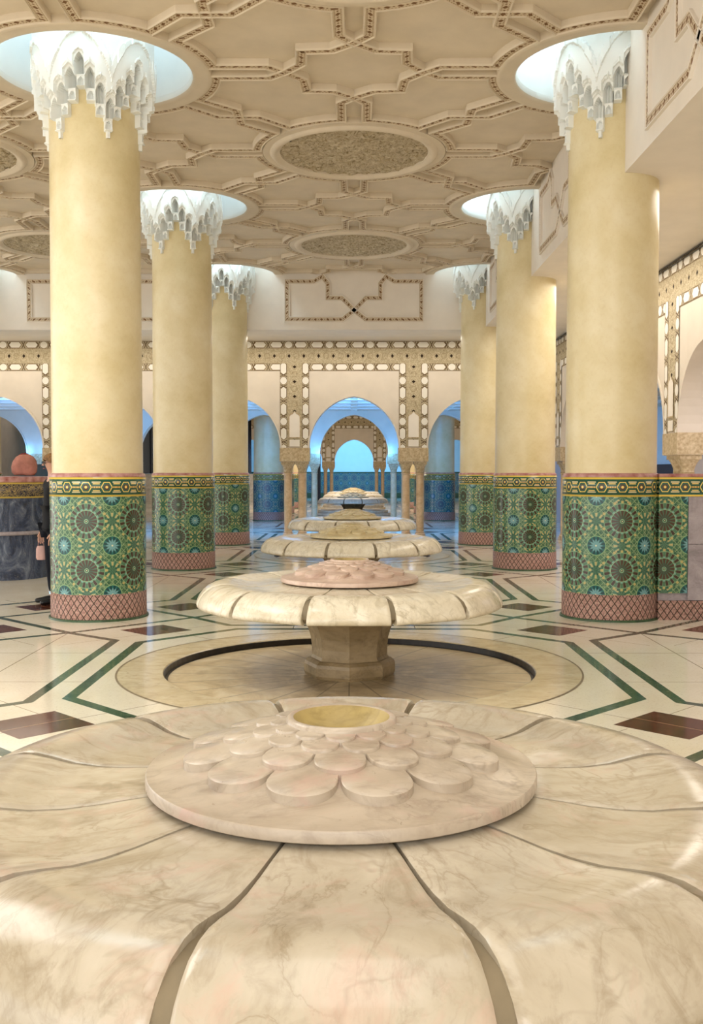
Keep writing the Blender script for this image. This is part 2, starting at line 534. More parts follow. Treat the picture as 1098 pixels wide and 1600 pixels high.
sw = mb.build('strapwork', [MT['ceil'], MT['strap']], ceil, uv=True)

# light wells
for (x, y) in wells:
    if x < -2 or (x < -1 and y < 3): continue
    a = MB()
    R = WR*S
    a.lathe([(R+.21, ZP+.002), (R+.20, ZC), (R+.17, ZC-.008), (R+.15, ZC), (R+.06, ZC), (R+.03, ZC+.004), (R+.01, ZC+.02)], 64, (x*S, y*S, 0), m=1)
    a.lathe([(R+.01, ZC+.02), (R, ZC+.08), (R-.004, ZP+.2), (R-.004, ZW)], 64, (x*S, y*S, 0))
    a.build('light_well', [MT['white'], MT['ceil']], ceil, auto=50)
    b = MB()
    b.lathe([(R+.1, 0), (.05, 0)], 64, (x*S, y*S, ZW))
    w = b.build('well_skylight', MT['sky'], ceil)
# medallions
for (x, y) in [(-1, 1.5), (-1, 2.5), (-1, 3.5), (0, 1.5), (0, 2.5), (0, 3.5)]:
    if x == -1 and y < 2: continue
    a = MB(); R = .197*S
    a.lathe([(R+.12, ZP+.002), (R+.118, ZC+.004), (R+.03, ZC+.004), (R+.01, ZC-.02), (R-.02, ZC-.035), (R-.05, ZC-.03), (R-.075, ZC-.008), (R-.10, ZC), (R-.105, ZC+.03)], 72, (x*S, y*S, 0))
    mo = a.build('medallion', MT['ceil'], ceil, auto=40)
    b = MB(); nr, na = 34, 150; R2 = R-.103
    vs = [(x*S, y*S, ZC+.02)]
    for i in range(1, nr+1):
        for k in range(na):
            t = 2*PI*k/na; r = R2*i/nr; px, py = x*S+r*math.cos(t), y*S+r*math.sin(t)
            h = noise.noise(Vector((px*11, py*11, 3)))*.030+noise.noise(Vector((px*24, py*24, 9)))*.02
            vs.append((px, py, ZC+.015+h))
    fs = [(0, 1+(k+1) % na, 1+k) for k in range(na)]
    for i in range(nr-1):
        for k in range(na): fs.append((1+i*na+k, 1+i*na+(k+1) % na, 1+(i+1)*na+(k+1) % na, 1+(i+1)*na+k))
    b.add(vs, fs); b.build('carved_disc', MT['med'], mo, auto=60)

# beams: face on x=.5 and on y=4, soffit of the aisles at ZS
mb = MB()
T_ = .12
mb.box(.5*S, .5*S+T_, -1*S, 4*S+T_, ZS, ZW+.05)
mb.box(-3*S, .5*S+T_, 4*S, 4*S+T_, ZS, ZW+.05)
bm_ = mb.build('beam', MT['beam'], ceil)
mb = MB()
mb.box(.5*S+T_, 2.2*S, -1*S, 4.5*S, ZS, ZS+.1); mb.box(-3*S, .5*S+T_, 4*S+T_, 4.5*S, ZS, ZS+.1)
mb.build('aisle_ceiling', MT['beam'], ceil)

def strap_flat(mb, pts, to3, w=.05, h=.03, closed=False):
    """strap relief on a wall: pts (t,z) metres; to3(t,z,d) -> point"""
    P = [Vector(p) for p in pts]; n = len(P)
    Q = [P[-1]]+P+[P[0]] if closed else [P[0]*2-P[1]]+P+[P[-1]*2-P[-2]]
    prof = [(-w, 0), (-w, h), (-w+.012, h), (-w+.016, h-.01), (w-.016, h-.01), (w-.012, h), (w, h), (w, 0)]
    rows = []; us = [0]
    for i in range(1, n+1):
        d1 = (Q[i]-Q[i-1]).normalized(); d2 = (Q[i+1]-Q[i]).normalized()
        n1 = Vector((-d1.y, d1.x)); n2 = Vector((-d2.y, d2.x)); m = n1+n2; m = m/max(m.dot(n1), .35)
        rows.append([to3(Q[i].x+m.x*o, Q[i].y+m.y*o, d) for (o, d) in prof])
        us.append(us[-1]+(Q[i+1]-Q[i]).length)
    if closed: rows.append(rows[0])
    k = len(prof); v = [q for r in rows for q in r]; f = []; ms = []; uu = []
    for i in range(len(rows)-1):
        for j in range(k-1):
            f.append((i*k+j, i*k+j+1, (i+1)*k+j+1, (i+1)*k+j)); ms.append(1 if j == 3 else 0)
            uu.append([(us[i], prof[j][0]), (us[i], prof[j+1][0]), (us[i+1], prof[j+1][0]), (us[i+1], prof[j][0])])
    mb.add(v, f, ms, uu)
def beam_panel(to3):
    mb = MB()
    q = S
    L = [(-.26*q, 4.66), (-.26*q, 5.44), (-.156*q, 5.44), (-.1235*q, 5.54), (-.102*q, 5.40), (-.102*q, 5.10), (-.047*q, 5.10), (0, 4.85), (.045*q, 4.66), (.26*q, 4.66)]
    Rr = [(-x, z) for (x, z) in L]
    a = L; b = [(.26*q, 4.66), (.26*q, 5.44), (.156*q, 5.44), (.1235*q, 5.54), (.102*q, 5.40), (.102*q, 5.10), (.047*q, 5.10), (0, 4.85), (-.045*q, 4.66), (-.26*q, 4.66)]
    strap_flat(mb, a+b[1:-1], to3, .055, .03, closed=True)
    return mb.build('strap_panel', [MT['beam'], MT['strap']], ceil, uv=True)
for k in (-1, 0): beam_panel(lambda t, z, d, k=k: (k*S+t, 4*S-d, z))
for k in (1.5, 2.5, 3.5): beam_panel(lambda t, z, d, k=k: (.5*S-d, k*S+t, z))

# ------------------------------------------------------------------ arcades
PW = .0607*S          # half width of a pier
ZI = 2.05             # bottom of the ornament panels / top of impost
def arch_pts(a, z0, H, n=14):
    R = (a*a+H*H)/(2*a); c = R-a; out = []
    th1 = math.acos(c/R)
    for i in range(n+1):
        t = th1*i/n; out.append((-R*math.cos(t)+c, z0+R*math.sin(t)))
    out[-1] = (0, z0+H)
    return out+[(-x, z) for (x, z) in reversed(out[:-1])]
def arcade(name, piers, to3, ztop, thick, mats, parent=None, face=True, back=False, solid_ends=None, tagit=True):
    """piers: centres along t (metres); to3(t, d, z): d = depth from the face"""
    mb = MB()
    def quad(t0, z0, t1, z1, d):                 # rectangle at depth d
        vs = [to3(t0, d, z0), to3(t1, d, z0), to3(t1, d, z1), to3(t0, d, z1)]; mb.add(vs, [(0, 1, 2, 3)])
    for p in piers:
        a, b = p-PW, p+PW
        for d in (0, thick): quad(a, 1.74, b, ztop, d)
        mb.add([to3(a, 0, 1.74), to3(b, 0, 1.74), to3(b, thick, 1.74), to3(a, thick, 1.74)], [(0, 1, 2, 3)])
        for t in (a, b): mb.add([to3(t, 0, 1.74), to3(t, thick, 1.74), to3(t, thick, ZI), to3(t, 0, ZI)], [(0, 1, 2, 3)])
    for i in range(len(piers)-1):
        a, b = piers[i]+PW, piers[i+1]-PW; c = (a+b)/2; hw = (b-a)/2
        pts = [(c+x, z) for (x, z) in arch_pts(hw, ZI, 1.15)]
        for j in range(len(pts)-1):
            (t0, z0), (t1, z1) = pts[j], pts[j+1]
            for d in (0, thick):
                mb.add([to3(t0, d, z0), to3(t1, d, z1), to3(t1, d, ztop), to3(t0, d, ztop)], [(0, 1, 2, 3)])
            mb.add([to3(t0, 0, z0), to3(t1, 0, z1), to3(t1, thick, z1), to3(t0, thick, z0)], [(0, 1, 2, 3)])
        # thin moulded edge of the arch
        ed = [(c+x*1.0, z) for (x, z) in arch_pts(hw+.035, ZI, 1.20)]
        for j in range(len(pts)-1):
            mb.add([to3(pts[j][0], -.02, pts[j][1]), to3(pts[j+1][0], -.02, pts[j+1][1]), to3(ed[j+1][0], -.02, ed[j+1][1]), to3(ed[j][0], -.02, ed[j][1])], [(0, 1, 2, 3)])
            mb.add([to3(ed[j][0], -.02, ed[j][1]), to3(ed[j+1][0], -.02, ed[j+1][1]), to3(ed[j+1][0], 0, ed[j+1][1]), to3(ed[j][0], 0, ed[j][1])], [(0, 1, 2, 3)])
            mb.add([to3(pts[j][0], -.02, pts[j][1]), to3(pts[j+1][0], -.02, pts[j+1][1]), to3(pts[j+1][0], 0, pts[j+1][1]), to3(pts[j][0], 0, pts[j][1])], [(0, 1, 2, 3)])
    w = mb.build(name, mats, parent)
    if face:
        fr = MB()
        def strip(t0, z0, t1, z1, horiz, m, d=-.012, uo=0):
            vs = [to3(t0, d, z0), to3(t1, d, z0), to3(t1, d, z1), to3(t0, d, z1)]
            if horiz: h = (z1-z0)/2; uv = [(t0+uo, -h), (t1+uo, -h), (t1+uo, h), (t0+uo, h)]
            else: h = (t1-t0)/2; uv = [(z0+uo, -h), (z0+uo, h), (z1+uo, h), (z1+uo, -h)]
            fr.add(vs, [(0, 1, 2, 3)], m, [uv])
            e = .012; D = 0
            fr.add([to3(t0, d, z0), to3(t1, d, z0), to3(t1, D, z0), to3(t0, D, z0)], [(0, 1, 2, 3)], 2, [[(0, 0)]*4])
        zt = min(ztop, ZS)
        b1 = zt-.02; h = .16; mid = .335
        t0, t1 = piers[0]-PW, piers[-1]+PW
        c0 = (piers[0]+piers[1])/2
        strip(t0, b1-h, t1, b1, True, 0, uo=-c0)
        strip(t0, b1-h-mid, t1, b1-h, True, 1, -.008, uo=-c0)
        zb = b1-2*h-mid
        for i in range(len(piers)-1):
            strip(piers[i]+PW, zb, piers[i+1]-PW, zb+h, True, 0, uo=-c0)
        for p in piers:
            strip(p-PW, ZI, p-PW+.155, zb+h, False, 0, uo=.1); strip(p+PW-.155, ZI, p+PW, zb+h, False, 0, uo=.1)
            strip(p-PW+.155, ZI+.02, p+PW-.155, zb+h, False, 1, -.008, uo=.1)
        fr.build('ornament_frieze', [MT['cart'], MT['carved'], MT['impost']], w, uv=True)
        ni = MB()
        for p in piers:          # little blind niche at the foot of each pier panel
            o = [(-.115, ZI+.03), (.115, ZI+.03), (.115, ZI+.18), (-.115, ZI+.18)]
            ni.add([to3(p+x, -.018, z) for x, z in o], [(0, 1, 2, 3)])
            o = [(-.115, ZI+.24), (.115, ZI+.24), (.115, ZI+.70), (.08, ZI+.74), (.045, ZI+.75), (0, ZI+.81), (-.045, ZI+.75), (-.08, ZI+.74), (-.115, ZI+.70)]
            ni.add([to3(p+x, -.018, z) for x, z in o], [list(range(9))])
            o2 = [(x*1.17, z+(.02 if z > ZI+.5 else -.02)) for x, z in o]
            for q0, q1 in ((o, o2),):
                for j in range(9):
                    k = (j+1) % 9
                    ni.add([to3(p+q0[j][0], -.022, q0[j][1]), to3(p+q0[k][0], -.022, q0[k][1]), to3(p+q1[k][0], -.022, q1[k][1]), to3(p+q1[j][0], -.022, q1[j][1])], [(0, 1, 2, 3)], 1)
        ni.build('niche_panel', [MT['beam'], MT['impost']], w)
    im = MB()
    for p in piers:
        e = .012
        a, b = p-PW-e, p+PW+e
        P8 = [to3(t, d, z) for z in (1.745, ZI+.0) for (t, d) in ((a, -.025), (b, -.025), (b, thick+e), (a, thick+e))]
        im.add(P8, [(0, 3, 2, 1), (4, 5, 6, 7), (0, 1, 5, 4), (1, 2, 6, 5), (2, 3, 7, 6), (3, 0, 4, 7)])
    im.build('impost', MT['impost'], w)
    tag(w, kind='structure')
    return w

# colonnette (one of each kind, then copies)
def make_colonnette():
    root = empty('colonnette', (0, 0, 0))
    a = MB(); a.box(-.12, .12, -.12, .12, 0, .07); a.lathe([(.115, .07), (.125, .09), (.115, .115), (.098, .125), (.105, .145), (.09, .16)], 24)
    a.build('base', MT['col'], root, auto=40)
    b = MB(); b.lathe([(.09, .155), (.092, .8), (.088, 1.45), (.1, 1.46), (.1, 1.48), (.086, 1.485)], 24); b.build('shaft', MT['col'], root, auto=40)
    c = MB(); c.lathe([(.086, 1.48), (.1, 1.5), (.09, 1.52)], 24)
    # cushion capital: round below, square above
    rows = []
    N = 32
    for i, z in enumerate([1.52, 1.56, 1.60, 1.64, 1.68]):
        t = i/4; r = .09+.05*t**1.5
        for k in range(N):
            an = 2*PI*k/N; cc, ss = math.cos(an), math.sin(an); q = 1/max(abs(cc), abs(ss)); rr = r*(1+(min(q, 1.32)-1)*t)
            rows.append((rr*cc, rr*ss, z))
    c.add(rows, [(i*N+k, i*N+(k+1) % N, (i+1)*N+(k+1) % N, (i+1)*N+k) for i in range(4) for k in range(N)])
    c.box(-.15, .15, -.15, .15, 1.68, 1.745)
    c.build('capital', MT['impost'], root, auto=40)
    return root
col_proto = [make_colonnette()]
first_used = [False]
def place_colonnette(x, y, label, group):
    if not first_used[0]: o = col_proto[0]; first_used[0] = True
    else: o = copy_tree(col_proto[0])
    o.location = (x, y, 0); tag(o, label, 'colonnette', group)

YA, YB, YC, XR = 4.32*S, 5.67*S, 10.0*S, .84*S
pA = [k*.5*S-.25*S for k in range(-5, 3)]
TH = .36
arcade('wall_back', [p for p in pA], lambda t, d, z: (t, YA+d, z), ZS, TH, MT['wall'])
arcade('wall_corridor', [k*.5*S-.25*S for k in range(-5, 4)], lambda t, d, z: (t, YB+d, z), 5.6, TH, MT['wall'], face=False)
arcade('wall_far', [k*.5*S-.25*S for k in range(-5, 5)], lambda t, d, z: (t, YC+d, z), 4.9, TH, MT['wall'])
pR = [(1.72+.5*k)*S for k in range(6)]
wr = arcade('wall_right', pR, lambda t, d, z: (XR+d, t, z), ZS, TH, MT['wall'])
mb = MB(); mb.box(XR, XR+TH, -1*S, pR[0]-PW, 0, ZS); mb.build('end_wall', MT['wall'], wr)
# dark shadow-gap tracks under the soffit of the right aisle
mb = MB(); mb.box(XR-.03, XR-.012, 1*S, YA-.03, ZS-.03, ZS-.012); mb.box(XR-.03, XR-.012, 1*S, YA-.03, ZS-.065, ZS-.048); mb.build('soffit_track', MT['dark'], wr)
side = {-.25: 'left of the middle arch', .25: 'right of the middle arch'}
nm = {-2.25: 'at the far left end', -1.75: 'fourth pier left of middle arch', -1.25: 'third pier left of middle arch', -.75: 'second pier left of middle arch', -.25: 'just left of middle arch', .25: 'just right of middle arch', .75: 'pier in the right corner'}
for p in (-1.25, -.75, -.25, .25, .75):
    for s, w in ((-1, 'left'), (1, 'right')):
        place_colonnette(p*S+s*.16, YA+TH/2, 'sand marble colonnette, %s of its pair, front arcade, %s' % (w, nm[p]), 'colonnettes of the front arcade')
for p in (-1.25, -.75, -.25, .25, .75):
    for s, w in ((-1, 'left'), (1, 'right')):
        place_colonnette(p*S+s*.16, YB+TH/2, 'blue-lit colonnette, %s of its pair, second arcade, %s' % (w, nm[p]), 'colonnettes of the blue-lit second arcade')
for p in (-.25, .25):
    for s, w in ((-1, 'left'), (1, 'right')):
        place_colonnette(p*S+s*.16, YC+TH/2, 'tiny far colonnette, %s of its pair, farthest arcade, %s' % (w, nm[p]), 'colonnettes of the farthest arcade')
for k, nn in ((2, 'nearest visible pier'), (5, 'pier next to the back corner')):
    for s, w in ((-1, 'near'), (1, 'far')):
        place_colonnette(XR+TH/2, pR[k]+s*.16, 'pale colonnette, %s one of its pair, right aisle arcade, %s' % (w, nn), 'colonnettes of the right aisle arcade')

# corridor between the arcades: low blue-lit ceiling with joists
mb = MB()
mb.box(-3*S, 2.2*S, YA+TH, YB, 3.42, 3.52)
for k in range(5): mb.box(-3*S, 2.2*S, YA+TH+.9+k*1.25, YA+TH+1.1+k*1.25, 3.30, 3.42)
for k in range(-5, 5): mb.box(k*.5*S-.09, k*.5*S+.09, YA+TH, YB, 3.31, 3.42)
mb.build('corridor_ceiling', MT['white'], ceil)
# second hall
mb = MB(); mb.box(-4*S, 3*S, YB+TH, YC, 5.6, 5.7); mb.box(-4*S, 3*S, YC+TH, 11.4*S, 4.9, 5.0)
mb.box(-4*S, 3*S, YB, YB+TH, 5.6, 5.7)
mb.build('second_hall_ceiling', MT['ceil'], ceil)
mb = MB(); mb.box(-4*S, 3*S, 11.2*S, 11.25*S, 0, 5); wb = mb.build('wall_end', MT['white']); tag(wb, kind='structure')
mb = MB()
x0, x1, y = -2*S, 2*S, 11.2*S-.02
mb.add([(x0, y, .3), (x1, y, .3), (x1, y, 1.46), (x0, y, 1.46)], [(0, 1, 2, 3)], 0, [[(x0/3.06, .3), (x1/3.06, .3), (x1/3.06, 1.25), (x0/3.06, 1.25)]])
mb.box(x0, x1, y-.02, y, 1.46, 1.52, 1); mb.box(x0, x1, y-.01, y, 0, .3, 1)
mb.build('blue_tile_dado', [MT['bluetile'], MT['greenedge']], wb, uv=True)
# dark glazed openings far left in the second hall
win = MB(); win.box(-2.15*S, -1.0*S, YC-.06, YC-.02, 1.45, 4.2); wn = win.build('window_1', MT['dark']); tag(wn, kind='structure')
win = MB()
for k in range(8): win.box(-2.15*S+k*.85, -2.15*S+k*.85+.06, YC-.1, YC-.06, 1.45, 4.2)
win.build('window_frame', MT['navy'], wn)
win = MB(); win.box(-2.2*S, -.95*S, YC-.5, YC-.1, 0, 1.3); win.box(-2.2*S, -.95*S, YC-.58, YC-.1, 1.3, 1.42); win.build('window_sill', MT['marble'], wn)
win = MB(); win.box(-.42*S, -.33*S, YC+.6, YC+.64, 0, 3.8); wn = win.build('door_1', MT['navy']); tag(wn, kind='structure')

# rooms beyond the right aisle
mb = MB(); mb.box(1.6*S, 1.65*S, -1*S, 6*S, 0, ZS)
wo = mb.build('wall_side_room', MT['white']); tag(wo, kind='structure')
mb = MB(); mb.box(1.25*S, 1.25*S+.1, .8*S, 4.02*S, 0, ZS-.01)
wo = mb.build('wall_alcove', MT['lav']); tag(wo, kind='structure')
mb = MB(); mb.box(1.6*S-.06, 1.6*S-.01, 5.0*S, 5.9*S, 0, 1.72); wn = mb.build('door_2', MT['dark']); tag(wn, kind='structure')

mb = MB(); mb.box(XR+TH, 1.65*S, 6*S, 6*S+.1, 0, 5.7); wo = mb.build('wall_side_end', MT['lav']); tag(wo, kind='structure')
mb = MB(); mb.box(-3.4*S, -3.35*S, YA, 11.3*S, 0, 5.7); wo = mb.build('wall_left', MT['wall']); tag(wo, kind='structure')
mb = MB(); mb.box(2.15*S, 2.2*S, 6*S, 11.3*S, 0, 5.7); wo = mb.build('wall_far_right', MT['wall']); tag(wo, kind='structure')
# ------------------------------------------------------------------ columns
def lathe_uv(name, prof, mats, parent, n=96, fm=None, auto=35):
    a = MB(); a.lathe(prof, n, uvs=True, phase=-PI/2)
    o = a.build(name, mats, parent, uv=True, auto=None)
    me = o.data; me.polygons.foreach_set('use_smooth', [True]*len(me.polygons))
    return o
def capital_mesh():
    NT, zs = 432, []
    z = 4.80
    while z < 5.60: zs.append(z); z += .0085
    while z < 5.86: zs.append(z); z += .013
    zs += [6.2, ZW]
    NL = 6; period = 2*PI/NL; r0 = .452
    def arch_band(a):                # moulding line over a lobe
        return 5.385+.40*max(0, 1-a**1.9)**.75
    vs = []
    ZT0, DZ, H1, H2 = 5.60, .132, .235, .105
    for z in zs:
        for k in range(NT):
            th = 2*PI*k/NT
            q = (th+PI/2) % period
            if q > period/2: q = period-q
            a = q/(period/2)                       # 0 peak ... 1 tip
            body = .607
            j = min(3, int(round(a*3))); u = a*3-j; au = abs(u)
            zt = ZT0-DZ*j; Rj = .590-.013*j
            head = zt-au**1.4*.12
            if z > head:
                r = Rj+.026 if z < head+.026 else body
                if au < .07 and z < head+.05: r = body+.012
            elif z > zt-H1:
                r = Rj
                arch = zt-.035-(au/.43)**1.6*.075
                if au < .43 and z < arch:
                    r = max(r0+.006, Rj-.03-.10*math.cos(au/.43*PI/2)**.5)
                    if au < .045: r += .03
                if z < zt-H1+.018: r = max(r, Rj-.05)
            elif z > zt-H1-H2:
                r = Rj-.055
                arch = zt-H1-.012-(au/.34)**2*.045
                if au > .42: r = r0-.012
                elif au < .34 and z < arch: r = max(r0+.006, Rj-.055-.055*math.cos(au/.34*PI/2)**.6)
                if z < zt-H1-H2+.014 and au < .42: r = Rj-.04
            else:
                r = r0-.012
                if j == 3 and au < .2 and z > zt-H1-H2-.07: r = r0+.035
            if z > 5.3:
                ab = arch_band(a)
                sl = .5 if a < .6 else 1.1
                d = abs(z-ab)/(1+sl*a*2.2)
                if d < .024: r += .024*(1 if int(th*130) % 2 else .55)
            r = max(r, r0-.012)
            vs.append((r*math.cos(th), r*math.sin(th), z))
    fs = []
    for i in range(len(zs)-1):
        for k in range(NT): fs.append((i*NT+k, i*NT+(k+1) % NT, (i+1)*NT+(k+1) % NT, (i+1)*NT+k))
    return vs, fs
def make_column(cap=True, zel='zel'):
    root = empty('column', (0, 0, 0))
    lathe_uv('shaft', [(.462, 1.46), (.458, 3), (.452, 5.6)], MT['shaft'], root)
    lathe_uv('stone_rim', [(.455, 1.492), (.468, 1.492), (.478, 1.484), (.487, 1.462), (.487, 1.452)], MT['rim'], root)
    lathe_uv('tile_band', [(.487, 1.452), (.4885, 1.452), (.4885, 1.256), (.487, 1.256)], MT['band'], root)
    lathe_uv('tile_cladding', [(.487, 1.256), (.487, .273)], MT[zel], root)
    bb = lathe_uv('brick_plinth', [(.487, .273), (.489, .273), (.489, .022)], MT['net'], root)
    lathe_uv('green_foot', [(.489, .022), (.502, .022), (.508, .016), (.510, 0)], MT['greenedge'], bb)
    if cap:
        v, f = capital_mesh()
        c = mesh_obj('capital', v, f, MT['white'], root)
        me = c.data; me.polygons.foreach_set('use_smooth', [False]*len(me.polygons))
    return root
CPROTO = make_column(True)
cols = [(-.5, 2, 'thick yellow plaster column with green rosette tiles, nearest on the left, person behind it'),
        (.5, 2, 'thick yellow plaster column with green rosette tiles, nearest on the right beside the grey slab wall'),
        (-.5, 3, 'yellow plaster column with pale green tiles, second in the left row'),
        (.5, 3, 'yellow plaster column with pale green tiles, second in the right row'),
        (-.5, 4, 'yellow plaster column with green tiles, third in the left row against the back beam'),
        (.5, 4, 'yellow plaster column with green tiles, third in the right row against the back beam'),
        (-1.5, 4, 'yellow plaster column of the next row further left, just outside the photo edge')]
for i, (x, y, lb) in enumerate(cols):
    o = CPROTO if i == 0 else copy_tree(CPROTO)
    o.location = (x*S, y*S, 0)
    tag(o, lb, 'column', 'thick tiled columns of the front hall')
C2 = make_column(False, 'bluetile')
cols2 = [(-.5, 6, 'blue-green tiled column seen through the arch left of the middle arch'),
         (.5, 6, 'blue-green tiled column seen through the arch right of the middle arch'),
         (-.5, 7, 'far tiled column glimpsed between the colonnettes left of the middle arch'),
         (.5, 7, 'far tiled column glimpsed between the colonnettes right of the middle arch'),
         (-.5, 8, 'farthest tiled column glimpsed left of the middle arch'),
         (.5, 8, 'farthest tiled column glimpsed right of the middle arch'),
         (-2.5, 7, 'far pale column at the left photo edge seen through the leftmost arch')]
for i, (x, y, lb) in enumerate(cols2):
    o = C2 if i == 0 else copy_tree(C2)
    o.location = (x*S, y*S, 0); tag(o, lb, 'column', 'columns of the second hall')

# ------------------------------------------------------------------ fountains
NP = 12
BPROF = [(.40, .656), (.50, .656), (.58, .650), (.66, .643), (.74, .640), (.82, .644), (.89, .656), (.95, .664), (1.00, .662), (1.05, .649), (1.09, .629), (1.122, .602), (1.148, .568), (1.164, .535), (1.170, .512), (1.166, .494), (1.148, .482), (1.11, .477)]
def petal_mesh():
    """one of twelve petals, centred on +x, groove half-gap widens to the rim"""
    half = PI/NP; NU = 20; vs = []; n = len(BPROF)
    for i, (r, z) in enumerate(BPROF):
        s = min(1, i/(n-1)*1.25)
        g = .0045+.0135*max(0, (r-.62)/.5)**1.2 if r > .62 else .0045
        for u in range(NU+1):
            t = -1+2*u/NU
            # rounded shoulders next to the grooves
            lim = half-g/r
            t2 = math.sin(t*PI/2)*.6+t*.4
            e = max(0, abs(t2)-.965)/.035
            dz = -(e*e)*(.003+.005*s); dr = -(e*e)*(.002+.006*s)
            crown = .004*(1-t2*t2)*min(1, max(0, (r-.55)/.4))
            a = t2*lim
            rr = r+dr*(1 if z < .64 and r > 1 else .0)
            vs.append((rr*math.cos(a), rr*math.sin(a), z+dz*(1 if z > .52 else .3)+crown))
    W = NU+1; fs = []
    for i in range(n-1):
        for u in range(NU): fs.append((i*W+u, (i+1)*W+u, (i+1)*W+u+1, i*W+u+1))
    # side walls down into the groove
    b = len(vs)
    for sgn, u in ((-1, 0), (1, NU)):
        st = len(vs)
        for i in range(n):
            x, y, z = vs[i*W+u]
            # shrink inwards towards the core of the rim
            cx, cz = .86, .575
            rr = math.hypot(x, y); k = .07/max(.07, math.hypot(rr-cx, z-cz)) if rr > .8 else 0
            nr = rr-(rr-cx)*k if rr > .8 else rr; nz = z-(z-cz)*k if rr > .8 else z-.05
            vs.append((x*nr/rr, y*nr/rr, nz))
        for i in range(n-1):
            q = (i*W+u, st+i, st+i+1, (i+1)*W+u)
            fs.append(q if sgn > 0 else q[::-1])
    return vs, fs
PET = petal_mesh()
def dome(r):
    if r > .50: return .700-(r-.50)*.12
    if r < .14: return .822
    t = (.50-r)/.36
    return .700+.120*(t**1.15)
def rosette(name, mat, root, detail=True):
    a = MB()
    pr = [(.44, .667), (.525, .667), (.529, .670), (.529, .695), (.526, .699)]
    rr = .50
    while rr > .15: pr.append((rr, dome(rr))); rr -= .02
    a.lathe(pr, 96)
    rows = [(.43, .22, 15, .026), (.325, .17, 0, .026), (.245, .145, 15, .022), (.195, .13, 0, .018)]
    for (tip, inn, off, h) in rows:
        for k in range(12):
            c = math.radians(off+30*k)
            wmax = math.radians(14.6)
            # outline: tongue from inner radius, round end at tip
            out = []
            N = 9
            rw = tip-(tip*wmax)*.95                 # where the rounding starts
            out.append((inn, -wmax)); out.append((rw, -wmax))
            for i in range(1, N*2):
                t = -PI/2+PI*i/(N*2)
                out.append((rw+(tip-rw)*math.cos(t)**.85 if math.cos(t) > 0 else rw, wmax*math.sin(t)))
            out.append((rw, wmax)); out.append((inn, wmax))
            def P(r, an, dz): return (r*math.cos(c+an), r*math.sin(c+an), dome(r)+dz)
            cr = (inn+rw)/2
            L0 = [P(r, an, -.012) for r, an in out]
            q_ = lambda r: -.004+(h+.004)*min(1, (r-inn)/(tip-inn))**.8
            L1 = [P(r, an, q_(r)-.0025) for r, an in out]
            L2 = [P(r+(cr-r)*.035, an*.975, q_(r)) for r, an in out]
            L3 = [P(r+(cr-r)*.5, an*.5, q_(r+(cr-r)*.5)+.001) for r, an in out]
            n = len(out); vs = L0+L1+L2+L3+[P(cr, 0, q_(cr)+.001)]; fs = []
            for l in range(3):
                for i in range(n):
                    j = (i+1) % n; fs.append((l*n+i, l*n+j, (l+1)*n+j, (l+1)*n+i))
            for i in range(n): fs.append((3*n+i, 3*n+(i+1) % n, 4*n))
            a.add(vs, fs)
    o = a.build(name, mat, root, auto=38)
    b = MB()
    b.lathe([(.132, .832), (.124, .818), (.112, .800), (.09, .784), (.06, .776), (.001, .774)], 64)
    bo = b.build('bowl', MT['bowl'], root, auto=40)
    b = MB(); b.lathe([(.158, .80), (.151, .826), (.146, .834), (.137, .835), (.132, .832)], 64); b.build('bowl_lip', mat, bo, auto=60)
    return o
def make_fountain(mpet, mros, dish=True):
    root = empty('fountain', (0, 0, 0))
    for k in range(NP):
        if k == 0:
            o = mesh_obj('basin_petal', PET[0], PET[1], mpet, root, auto=50); pm = o.data
        else:
            o = bpy.data.objects.new('basin_petal', pm); link(o, root)
        o.rotation_euler = (0, 0, 2*PI*k/NP)      # a petal faces the camera, grooves at +-15 degrees
    a = MB(); a.lathe([(.3, .63), (.62, .622), (.80, .618), (.98, .640), (1.06, .632), (1.11, .60), (1.135, .56), (1.13, .52), (1.09, .487), (.9, .47), (.45, .455), (.36, .44)], 96)
    a.build('basin_core', MT['joint'], root, auto=40)
    # eight-sided pedestal
    def octo(prof, name, mat):
        m = MB(); vs = []; n = 8
        for (r, z) in prof:
            q = r/math.cos(PI/8)
            for k in range(n):
                t = 2*PI*(k+.0)/n-PI/2; vs.append((q*math.cos(t), q*math.sin(t), z))
        fs = [(i*n+k, i*n+(k+1) % n, (i+1)*n+(k+1) % n, (i+1)*n+k) for i in range(len(prof)-1) for k in range(n)]
        fs.append(list(range(n))[::-1]); fs.append([(len(prof)-1)*n+k for k in range(n)])
        m.add(vs, fs); return m.build(name, mat, root)
    octo([(.285, .06), (.268, .10), (.268, .16), (.277, .24), (.298, .31), (.328, .37), (.368, .42), (.40, .465)], 'pedestal', MT['ped'])
    octo([(.315, -.054), (.325, -.03), (.325, .03), (.318, .055), (.295, .075), (.278, .078)], 'pedestal_base', MT['ped'])
    rosette('rosette', mros, root)
    return root
F1 = make_fountain(MT['marble_f'], MT['marble_d'])
F2 = make_fountain(MT['marble'], MT['marble_p'])
F3 = make_fountain(MT['marble'], MT['marble_y'])
flist = [(F1, .522, 'large petalled marble fountain filling the foreground, nearest of all'),
         (F2, 1.475, 'petalled marble fountain with pink scale rosette, second from the camera'),
         (F3, 2.475, 'cream petalled marble fountain, third from the camera'),
         (copy_tree(F3), 3.475, 'cream petalled marble fountain, fourth, just before the arcade')]
gl = ['right behind the front arcade arch on stacked round steps', 'second of those in the far hall', 'third of those in the far hall']
for i, y in enumerate((6.35, 7.35, 8.35)):
    flist.append((copy_tree(F3), y, 'distant pale petalled fountain, '+gl[i]))
for o, y, lb in flist:
    o.location = (FX*S, y*S, 0 if y < 5 else .0)
    tag(o, lb, 'fountain', 'row of petalled marble fountains')
